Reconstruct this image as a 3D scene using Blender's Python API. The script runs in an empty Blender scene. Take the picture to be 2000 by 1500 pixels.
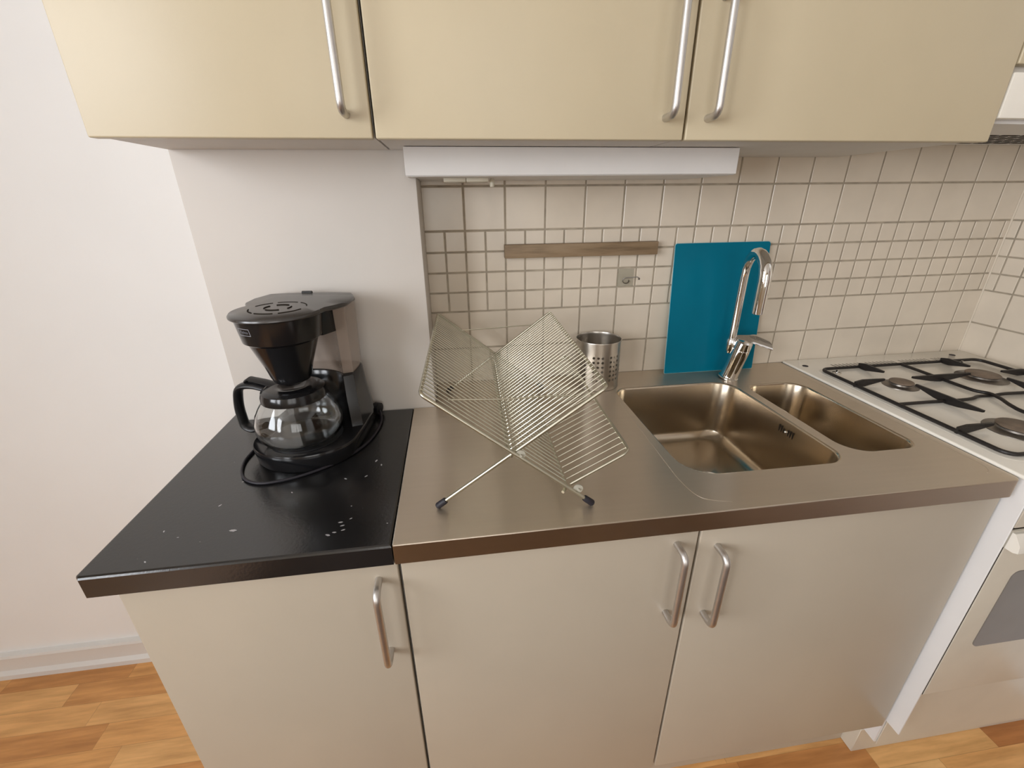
import bpy, bmesh, math, random
from mathutils import Vector, Matrix
from mathutils.geometry import tessellate_polygon
random.seed(7)
SC = bpy.context.scene
COL = SC.collection
PI = math.pi

# ------------------------------------------------------------------ camera
cd = bpy.data.cameras.new('camera'); cam = bpy.data.objects.new('camera', cd); COL.objects.link(cam)
RM = [[0.990785, 0.120207, 0.062407], [-0.135012, 0.913216, 0.384458], [-0.010777, -0.389342, 0.92103]]
m = Matrix.Identity(4)
for i in range(3):
    m[i][0] = RM[i][0]; m[i][1] = RM[i][2]; m[i][2] = -RM[i][1]
m[0][3], m[1][3], m[2][3] = -0.03728171, -1.13279288, 1.37809686
cam.matrix_world = m
cd.sensor_width = 36.0; cd.sensor_fit = 'HORIZONTAL'; cd.lens = 36.0 * 851.152 / 2000.0
cd.clip_start = 0.02
SC.camera = cam

# ------------------------------------------------------------------ light and exposure
SC.view_settings.view_transform = 'Standard'; SC.view_settings.look = 'None'
SC.view_settings.gamma = 1.0; SC.view_settings.use_curve_mapping = False
SC.view_settings.exposure = 0.0
W = bpy.data.worlds.new('sky'); SC.world = W; W.use_nodes = True
W.node_tree.nodes['Background'].inputs[0].default_value = (0.75, 0.86, 1.0, 1)
W.node_tree.nodes['Background'].inputs[1].default_value = 1.0

def area(name, loc, direction, sx, sy, power, color, spread=PI):
    l = bpy.data.lights.new(name, 'AREA'); l.shape = 'RECTANGLE'; l.size = sx; l.size_y = sy
    l.energy = power; l.color = color; l.spread = spread
    o = bpy.data.objects.new(name, l); COL.objects.link(o); o.location = loc
    o.rotation_euler = Vector(direction).to_track_quat('-Z', 'Y').to_euler()
    return o
# daylight outside the left window; rear window and its light are added fill
area('daylight_left', (-2.36, -2.12, 1.7), (1, 0.35, -0.08), 2.0, 1.5, 117, (0.965, 0.995, 1.04))
area('fill_rear', (0.05, -3.52, 1.5), (0, 1, -0.1), 1.4, 1.5, 19, (1.0, 0.94, 0.85))

# ------------------------------------------------------------------ materials
def new_mat(name):
    mt = bpy.data.materials.new(name); mt.use_nodes = True
    nt = mt.node_tree; return mt, nt, nt.nodes['Principled BSDF']
def N(nt, typ, **kw):
    n = nt.nodes.new(typ)
    for k, v in kw.items(): setattr(n, k, v)
    return n
def L(nt, a, b): nt.links.new(a, b)
def ramp(nt, fac, stops):
    r = N(nt, 'ShaderNodeValToRGB'); el = r.color_ramp.elements
    while len(el) < len(stops): el.new(0.5)
    for e, (p, c) in zip(el, stops): e.position = p; e.color = (*c, 1)
    L(nt, fac, r.inputs[0]); return r
def coords(nt, scale=(1, 1, 1), loc=(0, 0, 0), src='Object'):
    tc = N(nt, 'ShaderNodeTexCoord'); mp = N(nt, 'ShaderNodeMapping')
    mp.inputs['Scale'].default_value = scale; mp.inputs['Location'].default_value = loc
    L(nt, tc.outputs[src], mp.inputs[0]); return mp.outputs[0]
def noise(nt, vec, scale, detail=3, rough=0.5):
    n = N(nt, 'ShaderNodeTexNoise'); n.inputs['Scale'].default_value = scale
    n.inputs['Detail'].default_value = detail; n.inputs['Roughness'].default_value = rough
    L(nt, vec, n.inputs['Vector']); return n.outputs[0]
def bump(nt, b, h, strength, dist=0.001):
    n = N(nt, 'ShaderNodeBump'); n.inputs['Strength'].default_value = strength; n.inputs['Distance'].default_value = dist
    L(nt, h, n.inputs['Height']); L(nt, n.outputs[0], b.inputs['Normal'])

def plain(name, c, rough=0.5, metal=0.0, vary=0.04, scale=12, bmp=0.0, bscale=300, coat=0.0, spec=0.5):
    mt, nt, b = new_mat(name)
    v = coords(nt)
    f = noise(nt, v, scale, 3)
    lo = tuple(max(0, x * (1 - vary)) for x in c); hi = tuple(min(1, x * (1 + vary)) for x in c)
    r = ramp(nt, f, [(0.35, lo), (0.65, hi)])
    L(nt, r.outputs[0], b.inputs['Base Color'])
    b.inputs['Roughness'].default_value = rough; b.inputs['Metallic'].default_value = metal
    b.inputs['Coat Weight'].default_value = coat
    b.inputs['Specular IOR Level'].default_value = spec
    if bmp: bump(nt, b, noise(nt, v, bscale, 2), bmp)
    return mt

M = {}
M['plaster'] = plain('painted_plaster', (0.87, 0.865, 0.855), 0.75, vary=0.015, scale=3, bmp=0.15, bscale=90)
M['shaded_pier_paint'] = plain('shaded_pier_paint', (0.66, 0.62, 0.575), 0.6, vary=0.02, scale=4, bmp=0.12, bscale=90)  # darker wall paint, with some wall cabinet shade mixed into the colour
M['ceiling'] = plain('ceiling_paint', (0.74, 0.71, 0.66), 0.8)
M['beige'] = plain('beige_paint', (0.50, 0.42, 0.31), 0.8, vary=0.015, scale=3)
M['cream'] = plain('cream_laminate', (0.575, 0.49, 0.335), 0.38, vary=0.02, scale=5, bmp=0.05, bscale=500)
M['cream_shaded'] = plain('cream_laminate_shaded', (0.462, 0.402, 0.318), 0.38, vary=0.02, scale=5, bmp=0.05, bscale=500)  # same cream laminate, dimmer light on the lower doors put into the colour
M['carcass'] = plain('white_carcass', (0.70, 0.66, 0.61), 0.5, vary=0.02)
M['gap'] = plain('gap_shade', (0.020, 0.015, 0.010), 0.9, spec=0.1)  # near-black that paints the shade inside gaps and slots
M['white_enamel'] = plain('white_enamel', (0.86, 0.82, 0.735), 0.22, vary=0.02, coat=0.3)
M['white_metal'] = plain('white_painted_metal', (0.76, 0.745, 0.73), 0.4, vary=0.015)
M['oven_front'] = plain('oven_enamel', (0.62, 0.56, 0.46), 0.3, vary=0.02)
M['oven_glass'] = plain('oven_glass', (0.16, 0.14, 0.125), 0.15, vary=0.03)
M['tile'] = plain('glazed_tile', (0.68, 0.60, 0.495), 0.22, vary=0.035, scale=9, bmp=0.1, bscale=20)
M['grout'] = plain('grout', (0.36, 0.31, 0.24), 0.9, vary=0.15, scale=30)
M['black_plastic'] = plain('black_plastic', (0.008, 0.008, 0.009), 0.16, vary=0.1)
M['black_satin'] = plain('black_satin_plastic', (0.012, 0.012, 0.013), 0.38, vary=0.1)
M['lid'] = plain('grey_black_lid', (0.040, 0.036, 0.034), 0.27, vary=0.05, spec=0.8)
M['rubber'] = plain('black_rubber', (0.012, 0.010, 0.016), 0.55, vary=0.1)
M['cast_iron'] = plain('black_enamel_grate', (0.012, 0.009, 0.008), 0.45, vary=0.2, bmp=0.3, bscale=400)
M['chrome'] = plain('chrome', (0.80, 0.79, 0.77), 0.05, 1.0, vary=0.01)
M['satin'] = plain('satin_aluminium', (0.62, 0.60, 0.58), 0.40, 1.0, vary=0.03, scale=60)
M['wire'] = plain('zinc_wire', (0.56, 0.54, 0.44), 0.32, 1.0, vary=0.05, scale=40)
M['burner'] = plain('burner_metal', (0.20, 0.18, 0.16), 0.35, 0.9, vary=0.15, scale=40)
M['cap'] = plain('worn_brown_cap', (0.17, 0.125, 0.09), 0.5, vary=0.25, scale=30)
M['socket'] = plain('socket_plastic', (0.72, 0.68, 0.56), 0.4)
M['rug'] = plain('added_brown_rug', (0.085, 0.042, 0.018), 0.95, vary=0.25, scale=60, bmp=0.4, bscale=250)  # for the added rug that darkens reflections and floor bounce
M['added_brown_door'] = plain('added_door_brown', (0.12, 0.060, 0.030), 0.5, vary=0.2, scale=8)
M['clip'] = plain('pale_clip_plastic', (0.42, 0.40, 0.33), 0.35)
M['board'] = plain('blue_plastic', (0.0003, 0.150, 0.235), 0.34, vary=0.04, scale=4, spec=0.12)
M['board_edge'] = plain('pale_blue_edge', (0.35, 0.58, 0.62), 0.4)
M['logo'] = plain('logo_print', (0.35, 0.36, 0.40), 0.4)
M['white_base'] = plain('base_white', (0.76, 0.75, 0.73), 0.35, vary=0.01)

def steel_mat(name, c, rough, sx, sy, sz, aniso=0.0):
    mt, nt, b = new_mat(name)
    v = coords(nt, (sx, sy, sz)); f = noise(nt, v, 1.0, 1, 0.5)
    g = noise(nt, coords(nt), 5.0, 1, 0.5)
    r = ramp(nt, g, [(0.3, tuple(x * 0.93 for x in c)), (0.7, c)]); L(nt, r.outputs[0], b.inputs['Base Color'])
    mr = N(nt, 'ShaderNodeMapRange'); mr.inputs['To Min'].default_value = rough * 0.8; mr.inputs['To Max'].default_value = rough * 1.2
    L(nt, g, mr.inputs['Value']); L(nt, mr.outputs[0], b.inputs['Roughness'])
    b.inputs['Metallic'].default_value = 1.0
    if aniso:      # brushed along x: reflections stretch across the brush lines
        b.inputs['Anisotropic'].default_value = aniso
        tg = N(nt, 'ShaderNodeCombineXYZ'); tg.inputs[0].default_value = 0.12; tg.inputs[1].default_value = 0.99
        L(nt, tg.outputs[0], b.inputs['Tangent'])
    mr2 = N(nt, 'ShaderNodeMapRange'); mr2.inputs['To Min'].default_value = 0.97; mr2.inputs['To Max'].default_value = 1.02
    L(nt, f, mr2.inputs['Value'])
    hs_ = N(nt, 'ShaderNodeHueSaturation'); L(nt, mr2.outputs[0], hs_.inputs['Value']); L(nt, r.outputs[0], hs_.inputs['Color']); L(nt, hs_.outputs[0], b.inputs['Base Color'])
    return mt
M['steel'] = steel_mat('brushed_worktop_steel', (0.70, 0.62, 0.52), 0.38, 5, 130, 130, 0.85)
M['bowl'] = steel_mat('sink_bowl_steel', (0.56, 0.48, 0.375), 0.24, 90, 90, 6)
M['cup'] = steel_mat('cup_steel', (0.62, 0.58, 0.53), 0.30, 15, 15, 900)

def wood_strip():
    mt, nt, b = new_mat('grey_brown_wood')
    v = coords(nt, (6, 60, 60)); f = noise(nt, v, 1.0, 6, 0.65)
    r = ramp(nt, f, [(0.25, (0.12, 0.075, 0.038)), (0.5, (0.255, 0.175, 0.10)), (0.8, (0.33, 0.24, 0.15))])
    L(nt, r.outputs[0], b.inputs['Base Color']); b.inputs['Roughness'].default_value = 0.55
    bump(nt, b, f, 0.3); return mt
M['wood'] = wood_strip()

def parquet():
    mt, nt, b = new_mat('beech_parquet')
    tc = N(nt, 'ShaderNodeTexCoord'); sp = N(nt, 'ShaderNodeSeparateXYZ'); L(nt, tc.outputs['Object'], sp.inputs[0])
    def mth(op, a, bb=None):
        n = N(nt, 'ShaderNodeMath', operation=op)
        for i, q in enumerate((a, bb)):
            if q is None: continue
            if isinstance(q, (int, float)): n.inputs[i].default_value = q
            else: L(nt, q, n.inputs[i])
        return n.outputs[0]
    row = mth('DIVIDE', sp.outputs['Y'], 0.068); rid = mth('FLOOR', row); rfr = mth('FRACT', row)
    w1 = N(nt, 'ShaderNodeTexWhiteNoise', noise_dimensions='1D'); L(nt, rid, w1.inputs['W'])
    off = mth('MULTIPLY', w1.outputs[0], 7.0)
    u = mth('ADD', mth('DIVIDE', sp.outputs['X'], 0.36), off); uid = mth('FLOOR', u); ufr = mth('FRACT', u)
    cb = N(nt, 'ShaderNodeCombineXYZ'); L(nt, uid, cb.inputs[0]); L(nt, rid, cb.inputs[1])
    w2 = N(nt, 'ShaderNodeTexWhiteNoise', noise_dimensions='2D'); L(nt, cb.outputs[0], w2.inputs['Vector'])
    r = ramp(nt, w2.outputs[0], [(0.0, (0.50, 0.21, 0.07)), (0.35, (0.66, 0.32, 0.105)), (0.7, (0.76, 0.40, 0.14)), (1.0, (0.88, 0.56, 0.24))])
    # grain
    c2 = N(nt, 'ShaderNodeCombineXYZ')
    L(nt, mth('MULTIPLY', sp.outputs['X'], 3.0), c2.inputs[0]); L(nt, mth('MULTIPLY', sp.outputs['Y'], 28.0), c2.inputs[1])
    L(nt, mth('MULTIPLY', w2.outputs[0], 40.0), c2.inputs[2])
    g = noise(nt, c2.outputs[0], 1.6, 5, 0.6)
    gr = ramp(nt, g, [(0.3, (0.74, 0.68, 0.62)), (0.65, (1.08, 1.08, 1.1))])
    mx = N(nt, 'ShaderNodeMix', data_type='RGBA', blend_type='MULTIPLY'); mx.inputs[0].default_value = 1.0
    L(nt, r.outputs[0], mx.inputs[6]); L(nt, gr.outputs[0], mx.inputs[7])
    seam = mth('MAXIMUM', mth('LESS_THAN', rfr, 0.012), mth('LESS_THAN', ufr, 0.003))
    mx2 = N(nt, 'ShaderNodeMix', data_type='RGBA'); L(nt, mth('MULTIPLY', seam, 0.45), mx2.inputs[0])
    L(nt, mx.outputs[2], mx2.inputs[6]); mx2.inputs[7].default_value = (0.12, 0.05, 0.015, 1)
    L(nt, mx2.outputs[2], b.inputs['Base Color'])
    b.inputs['Roughness'].default_value = 0.33
    bump(nt, b, g, 0.05); return mt
M['floor'] = parquet()

def black_top():
    mt, nt, b = new_mat('black_laminate')
    v = coords(nt); g = noise(nt, v, 9, 5, 0.6)
    base = ramp(nt, g, [(0.3, (0.006, 0.006, 0.0065)), (0.7, (0.012, 0.012, 0.0125))])
    # scattered pale paint flecks
    mask = noise(nt, coords(nt, loc=(3.1, 1.7, 0)), 5.5, 2, 0.5)
    fl = noise(nt, coords(nt, (90, 130, 90)), 1.0, 2, 0.5)
    a = ramp(nt, fl, [(0.735, (0, 0, 0)), (0.76, (1, 1, 1))]); bm = ramp(nt, mask, [(0.52, (0, 0, 0)), (0.60, (1, 1, 1))])
    mu = N(nt, 'ShaderNodeMix', data_type='RGBA', blend_type='MULTIPLY'); mu.inputs[0].default_value = 1
    L(nt, a.outputs[0], mu.inputs[6]); L(nt, bm.outputs[0], mu.inputs[7])
    # named smears near the front right
    tc = N(nt, 'ShaderNodeTexCoord')
    acc = mu.outputs[2]
    for (x, y, rad) in [(-0.2365, -0.5517, .0045), (-0.2287, -0.5704, .004), (-0.2495, -0.5786, .005), (-0.3978, -0.5464, .007),
                        (-0.5034, -0.533, .003), (-0.4465, -0.4784, .004), (-0.1948, -0.3946, .004), (-0.2177, -0.4285, .004),
                        (-0.3105, -0.384, .004), (-0.338, -0.4597, .003), (-0.2067, -0.3784, .005), (-0.2536, -0.4312, .004),
                        (-0.232, -0.56, .004), (-0.241, -0.574, .004), (-0.222, -0.545, .003), (-0.493, -0.597, .003)]:
        mp = N(nt, 'ShaderNodeMapping', vector_type='TEXTURE'); mp.inputs['Location'].default_value = (x, y, 0.912)
        mp.inputs['Rotation'].default_value = (0, 0, x * 40); mp.inputs['Scale'].default_value = (rad * 1.6, rad * 0.7, 0.01)
        L(nt, tc.outputs['Object'], mp.inputs[0])
        nz = noise(nt, mp.outputs[0], 1.7, 3, 0.7)
        ln = N(nt, 'ShaderNodeVectorMath', operation='LENGTH'); L(nt, mp.outputs[0], ln.inputs[0])
        ad = N(nt, 'ShaderNodeMath', operation='ADD'); L(nt, ln.outputs['Value'], ad.inputs[0]); L(nt, nz, ad.inputs[1])
        lt = N(nt, 'ShaderNodeMath', operation='LESS_THAN'); L(nt, ad.outputs[0], lt.inputs[0]); lt.inputs[1].default_value = 0.98
        mxx = N(nt, 'ShaderNodeMath', operation='MAXIMUM'); L(nt, acc, mxx.inputs[0]); L(nt, lt.outputs[0], mxx.inputs[1]); acc = mxx.outputs[0]
    mx = N(nt, 'ShaderNodeMix', data_type='RGBA'); L(nt, acc, mx.inputs[0])
    L(nt, base.outputs[0], mx.inputs[6]); mx.inputs[7].default_value = (0.42, 0.41, 0.42, 1)
    L(nt, mx.outputs[2], b.inputs['Base Color'])
    b.inputs['Roughness'].default_value = 0.22
    b.inputs['Specular IOR Level'].default_value = 0.9
    bump(nt, b, noise(nt, coords(nt, (200, 200, 200)), 1.0, 3), 0.25, 0.0006)
    return mt
M['black_top'] = black_top()

def glass_mat(name, c, rough=0.0, ior=1.45):
    mt, nt, b = new_mat(name)
    n = noise(nt, coords(nt), 4, 2)
    r = ramp(nt, n, [(0, tuple(x * 0.99 for x in c)), (1, c)]); L(nt, r.outputs[0], b.inputs['Base Color'])
    b.inputs['Transmission Weight'].default_value = 1.0; b.inputs['Roughness'].default_value = rough
    b.inputs['IOR'].default_value = ior
    return mt
M['glass'] = glass_mat('clear_glass', (0.97, 0.98, 0.98))
def pane_mat():
    mt, nt, b = new_mat('window_pane_glass')
    tr = N(nt, 'ShaderNodeBsdfTransparent'); gl = N(nt, 'ShaderNodeBsdfGlossy'); gl.inputs['Roughness'].default_value = 0.0
    fr_ = N(nt, 'ShaderNodeFresnel'); mx = N(nt, 'ShaderNodeMixShader')
    L(nt, fr_.outputs[0], mx.inputs[0]); L(nt, tr.outputs[0], mx.inputs[1]); L(nt, gl.outputs[0], mx.inputs[2])
    L(nt, mx.outputs[0], nt.nodes['Material Output'].inputs[0]); nt.nodes.remove(b)
    return mt
M['window_glass'] = pane_mat()
def tank_mat():
    mt, nt, b = new_mat('smoky_clear_plastic')
    n = noise(nt, coords(nt), 6, 2); r = ramp(nt, n, [(0, (0.40, 0.32, 0.26)), (1, (0.48, 0.39, 0.33))])
    L(nt, r.outputs[0], b.inputs['Base Color']); b.inputs['Roughness'].default_value = 0.12
    b.inputs['Alpha'].default_value = 0.58
    return mt
M['tank'] = tank_mat()
def film_mat():
    mt, nt, b = new_mat('clear_hook_film')
    n = noise(nt, coords(nt), 60, 2); r = ramp(nt, n, [(0.3, (0.40, 0.38, 0.28)), (0.7, (0.5, 0.47, 0.36))])
    L(nt, r.outputs[0], b.inputs['Base Color']); b.inputs['Roughness'].default_value = 0.25; b.inputs['Alpha'].default_value = 0.30
    return mt
M['film'] = film_mat()

# ------------------------------------------------------------------ mesh helpers
class MB:
    """collects shapes in world metres, then becomes one mesh object"""
    def __init__(s): s.v = []; s.f = []; s.sm = []
    def add(s, verts, faces, smooth=False):
        o = len(s.v); s.v += [tuple(q) for q in verts]
        for f in faces: s.f.append(tuple(i + o for i in f)); s.sm.append(smooth)
        return s
    def bm(s, b, smooth=False):
        b.verts.index_update(); s.add([v.co[:] for v in b.verts], [[v.index for v in f.verts] for f in b.faces], smooth); b.free(); return s
    def box(s, x0, x1, y0, y1, z0, z1, bev=0.0, seg=2, mat=None):
        b = bmesh.new(); bmesh.ops.create_cube(b, size=1)
        for v in b.verts:
            v.co = Vector(((x0 + x1) / 2 + v.co.x * (x1 - x0), (y0 + y1) / 2 + v.co.y * (y1 - y0), (z0 + z1) / 2 + v.co.z * (z1 - z0)))
        if bev: bmesh.ops.bevel(b, geom=b.edges[:] , offset=bev, segments=seg, profile=0.5, affect='EDGES')
        if mat is not None: bmesh.ops.transform(b, matrix=mat, verts=b.verts)
        return s.bm(b, False)
    def tube(s, pts, r, n=10, cap=True, closed=False):
        P = [Vector(p) for p in pts]; k = len(P)
        R = r if isinstance(r, (list, tuple)) else [r] * k
        rings = []; prev = None
        for i in range(k):
            if closed: t = (P[(i + 1) % k] - P[(i - 1) % k])
            else: t = (P[min(i + 1, k - 1)] - P[max(i - 1, 0)])
            t.normalize()
            if prev is None:
                a = Vector((0, 0, 1)) if abs(t.z) < 0.9 else Vector((1, 0, 0)); u = t.cross(a).normalized()
            else:
                u = (prev - t * prev.dot(t)).normalized()
            prev = u; w = t.cross(u)
            rings.append([P[i] + (u * math.cos(2 * PI * j / n) + w * math.sin(2 * PI * j / n)) * R[i] for j in range(n)])
        vs = [q for ring in rings for q in ring]; fs = []
        m_ = k if closed else k - 1
        for i in range(m_):
            a, b2 = i * n, ((i + 1) % k) * n
            for j in range(n): fs.append((a + j, a + (j + 1) % n, b2 + (j + 1) % n, b2 + j))
        s.add(vs, fs, True)
        if cap and not closed:
            s.add(rings[0], [tuple(range(n))[::-1]]); s.add(rings[-1], [tuple(range(n))])
        return s
    def lathe(s, prof, c, n=48, closed_bottom=False, closed_top=False, smooth=True):
        vs = []; fs = []
        for (r, z) in prof:
            for j in range(n): vs.append((c[0] + r * math.cos(2 * PI * j / n), c[1] + r * math.sin(2 * PI * j / n), c[2] + z))
        for i in range(len(prof) - 1):
            for j in range(n): fs.append((i * n + j, i * n + (j + 1) % n, (i + 1) * n + (j + 1) % n, (i + 1) * n + j))
        s.add(vs, fs, smooth)
        if closed_bottom: s.add(vs[:n], [tuple(range(n))[::-1]])
        if closed_top: s.add(vs[-n:], [tuple(range(n))])
        return s
    def loft(s, loops, cap0=True, cap1=True, smooth=True):
        n = len(loops[0]); vs = [q for l in loops for q in l]; fs = []
        for i in range(len(loops) - 1):
            for j in range(n): fs.append((i * n + j, i * n + (j + 1) % n, (i + 1) * n + (j + 1) % n, (i + 1) * n + j))
        s.add(vs, fs, smooth)
        def cap(loop, flip):
            tris = tessellate_polygon([[Vector(q) for q in loop]])
            s.add(loop, [t[::-1] if flip else t for t in tris])
        if cap0: cap(loops[0], True)
        if cap1: cap(loops[-1], False)
        return s
    def prism(s, outline, z0, z1, smooth=False):
        return s.loft([[(x, y, z0) for x, y in outline], [(x, y, z1) for x, y in outline]], smooth=smooth)
    def sphere(s, c, r, n=12):
        b = bmesh.new(); bmesh.ops.create_uvsphere(b, u_segments=n, v_segments=n // 2 + 2, radius=r)
        bmesh.ops.translate(b, vec=Vector(c), verts=b.verts); return s.bm(b, True)

WM = {}
def link(name, mb, mat, parent=None, angle=40, fixn=True):
    me = bpy.data.meshes.new(name)
    inv = WM[parent.name].inverted() if parent is not None and parent.name in WM else Matrix.Identity(4)
    me.from_pydata([inv @ Vector(v) for v in mb.v], [], mb.f)
    if fixn:
        b = bmesh.new(); b.from_mesh(me)
        bmesh.ops.remove_doubles(b, verts=b.verts, dist=1e-6)
        bmesh.ops.recalc_face_normals(b, faces=b.faces); b.to_mesh(me); b.free()
    me.materials.append(mat)
    for p in me.polygons: p.use_smooth = True
    try: me.set_sharp_from_angle(angle=math.radians(angle))
    except Exception: pass
    o = bpy.data.objects.new(name, me); COL.objects.link(o)
    if parent is not None:
        o.parent = parent; WM[o.name] = WM.get(parent.name, Matrix.Identity(4))
    return o
def tag(o, label, cat, group=None):
    o['label'] = label; o['category'] = cat
    if group: o['group'] = group
    return o
def thing(name, label, cat, loc=(0, 0, 0), rz=0.0, group=None):
    o = bpy.data.objects.new(name, None); COL.objects.link(o); o.location = loc; o.rotation_euler = (0, 0, rz)
    o.empty_display_size = 0.05
    WM[o.name] = Matrix.Translation(Vector(loc)) @ Matrix.Rotation(rz, 4, 'Z')
    return tag(o, label, cat, group)
def struct(name, mb, mat, parent=None, **k):
    o = link(name, mb, mat, parent, **k); o['kind'] = 'structure'; return o
def arc(cx, cy, r, a0, a1, n=8):
    return [(cx + r * math.cos(math.radians(a0 + (a1 - a0) * i / n)), cy + r * math.sin(math.radians(a0 + (a1 - a0) * i / n))) for i in range(n + 1)]
def rrect(x0, x1, y0, y1, r, n=8):
    if not isinstance(r, (list, tuple)): r = [r] * 4   # br, tr, tl, bl (y up)
    return (arc(x1 - r[0], y0 + r[0], r[0], -90, 0, n) + arc(x1 - r[1], y1 - r[1], r[1], 0, 90, n)
            + arc(x0 + r[2], y1 - r[2], r[2], 90, 180, n) + arc(x0 + r[3], y0 + r[3], r[3], 180, 270, n))
def smooth_path(ctrl, n=8):
    P = [Vector(c) for c in ctrl]; out = []
    for i in range(len(P) - 1):
        p0 = P[max(i - 1, 0)]; p1 = P[i]; p2 = P[i + 1]; p3 = P[min(i + 2, len(P) - 1)]
        for k in range(n):
            t = k / n
            out.append(0.5 * ((2 * p1) + (p2 - p0) * t + (2 * p0 - 5 * p1 + 4 * p2 - p3) * t * t + (-p0 + 3 * p1 - 3 * p2 + p3) * t ** 3))
    out.append(P[-1]); return out
def round_path(pts, r, n=6):
    P = [Vector(p) for p in pts]; out = [P[0]]
    for i in range(1, len(P) - 1):
        a = (P[i - 1] - P[i]); b = (P[i + 1] - P[i]); d = min(r, a.length * .49, b.length * .49)
        A = P[i] + a.normalized() * d; B = P[i] + b.normalized() * d
        for k in range(n + 1):
            t = k / n; out.append(A * (1 - t) ** 2 + P[i] * 2 * t * (1 - t) + B * t * t)
    out.append(P[-1]); return out

# ------------------------------------------------------------------ room
XL, XR, YF, ZT = -2.2, 1.568, -3.4, 2.5
struct('floor', MB().box(XL - .1, XR + .1, YF - .1, 0.1, -0.08, 0.0), M['floor'])
struct('ceiling', MB().box(XL - .1, XR + .1, YF - .1, 0.1, ZT, ZT + .08), M['ceiling'])
wb = struct('wall_back', MB().box(XL - .1, XR + .1, 0.004, 0.1, 0.0, ZT), M['plaster'])
struct('wall_middle', MB().box(-0.5416, -0.0974, -0.150, 0.004, 0.0, ZT, bev=0.002), M['shaded_pier_paint'])
WL = MB()   # left wall with a window opening
wy0, wy1, wz0, wz1 = -3.1, -1.15, 1.0, 2.35
WL.box(XL - .1, XL, YF, wy0, 0, ZT).box(XL - .1, XL, wy1, 0.0, 0, ZT).box(XL - .1, XL, wy0, wy1, 0, wz0).box(XL - .1, XL, wy0, wy1, wz1, ZT)
struct('wall_left', WL, M['beige'])
WF = MB(); fx0, fx1, fz0, fz1 = -0.7, 0.8, 0.85, 2.2
WF.box(XL, fx0, YF - .1, YF, 0, ZT).box(fx1, XR + .1, YF - .1, YF, 0, ZT).box(fx0, fx1, YF - .1, YF, 0, fz0).box(fx0, fx1, YF - .1, YF, fz1, ZT)
struct('wall_front', WF, M['beige'])
wr = struct('wall_right', MB().box(XR + .004, XR + .1, YF, 0.004, 0, ZT), M['plaster'])
tag(link('added_rug', MB().box(-0.95, 1.45, -2.75, -1.02, 0.0005, 0.011, .004, 2), M['rug']), 'unseen dark brown rug added to darken the steel edge reflection', 'rug')  # out of view, added so the steel edge reflects dark brown
def window(name, horiz, a0, a1, z0, z1, pos):
    f = MB(); t = 0.05
    def bx(u0, u1, q0, q1, w0, w1, mb):
        if horiz: mb.box(u0, u1, w0, w1, q0, q1, 0.003)
        else: mb.box(w0, w1, u0, u1, q0, q1, 0.003)
    w0, w1 = pos - .03, pos + .03
    bx(a0, a1, z0, z0 + t, w0, w1, f); bx(a0, a1, z1 - t, z1, w0, w1, f)
    bx(a0, a0 + t, z0 + t, z1 - t, w0, w1, f); bx(a1 - t, a1, z0 + t, z1 - t, w0, w1, f)
    mid = (a0 + a1) / 2; bx(mid - .03, mid + .03, z0 + t, z1 - t, w0, w1, f)
    o = struct(name, f, M['white_metal'])
    g = MB(); bx(a0 + t, a1 - t, z0 + t, z1 - t, pos - .002, pos + .002, g)
    gl = link('pane', g, M['window_glass'], o); gl.visible_shadow = True
    return o
window('window_1', False, wy0, wy1, wz0, wz1, XL - .05)
window('fill_window', True, fx0, fx1, fz0, fz1, YF - .05)  # unseen window, added to carry the rear fill light

struct('added_door_1', MB().box(XR - .030, XR + .004, -1.95, -0.98, 0.001, 2.05, .004, 2), M['added_brown_door'])  # unseen door, added to darken what the steel edge mirrors
# baseboard on the back wall, left of the cabinets
bb = MB()
prof = [(0.004, 0.0), (-0.022, 0.0), (-0.022, 0.018), (-0.016, 0.026), (-0.013, 0.030), (-0.013, 0.072), (-0.015, 0.082), (-0.012, 0.090), (0.004, 0.092)]
bb.loft([[(XL, y, z) for y, z in prof], [(-0.545, y, z) for y, z in prof]], smooth=False)
struct('baseboard_back', bb, M['white_base'], angle=25)

# tiles: big 10 cm tiles with a four-row mosaic band
ZL0 = 1.409
def row_list():
    rows = [(ZL0, ZL0 + .1, 1.0), (ZL0 - .1, ZL0, 1.0)]
    for k in range(4): rows.append((ZL0 - .15 - .05 * k, ZL0 - .1 - .05 * k, .5))
    rows += [(ZL0 - .4, ZL0 - .3, 1.0), (ZL0 - .5, ZL0 - .4, 1.0), (ZL0 + .1, ZL0 + .2, 1.0)]
    return rows
G = 0.0021
def tile(mb, a0, a1, z0, z1, back):
    b = 0.0012; d0, d1 = 0.003, 0.0
    if back: q = lambda a, z, d: (a, d, z)
    else: q = lambda a, z, d: (XR + d, a, z)
    outer = [(a0 + G, z0 + G), (a1 - G, z0 + G), (a1 - G, z1 - G), (a0 + G, z1 - G)]
    inner = [(a0 + G + b, z0 + G + b), (a1 - G - b, z0 + G + b), (a1 - G - b, z1 - G - b), (a0 + G + b, z1 - G - b)]
    vs = [q(a, z, d0) for a, z in outer] + [q(a, z, d0 * .35) for a, z in outer] + [q(a, z, d1 + random.uniform(-.0001, .0001)) for a, z in inner]
    fs = [(8, 9, 10, 11)] + [(i, (i + 1) % 4, 4 + (i + 1) % 4, 4 + i) for i in range(4)] + [(4 + i, 4 + (i + 1) % 4, 8 + (i + 1) % 4, 8 + i) for i in range(4)]
    mb.add(vs, fs)
tb = MB()
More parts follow.
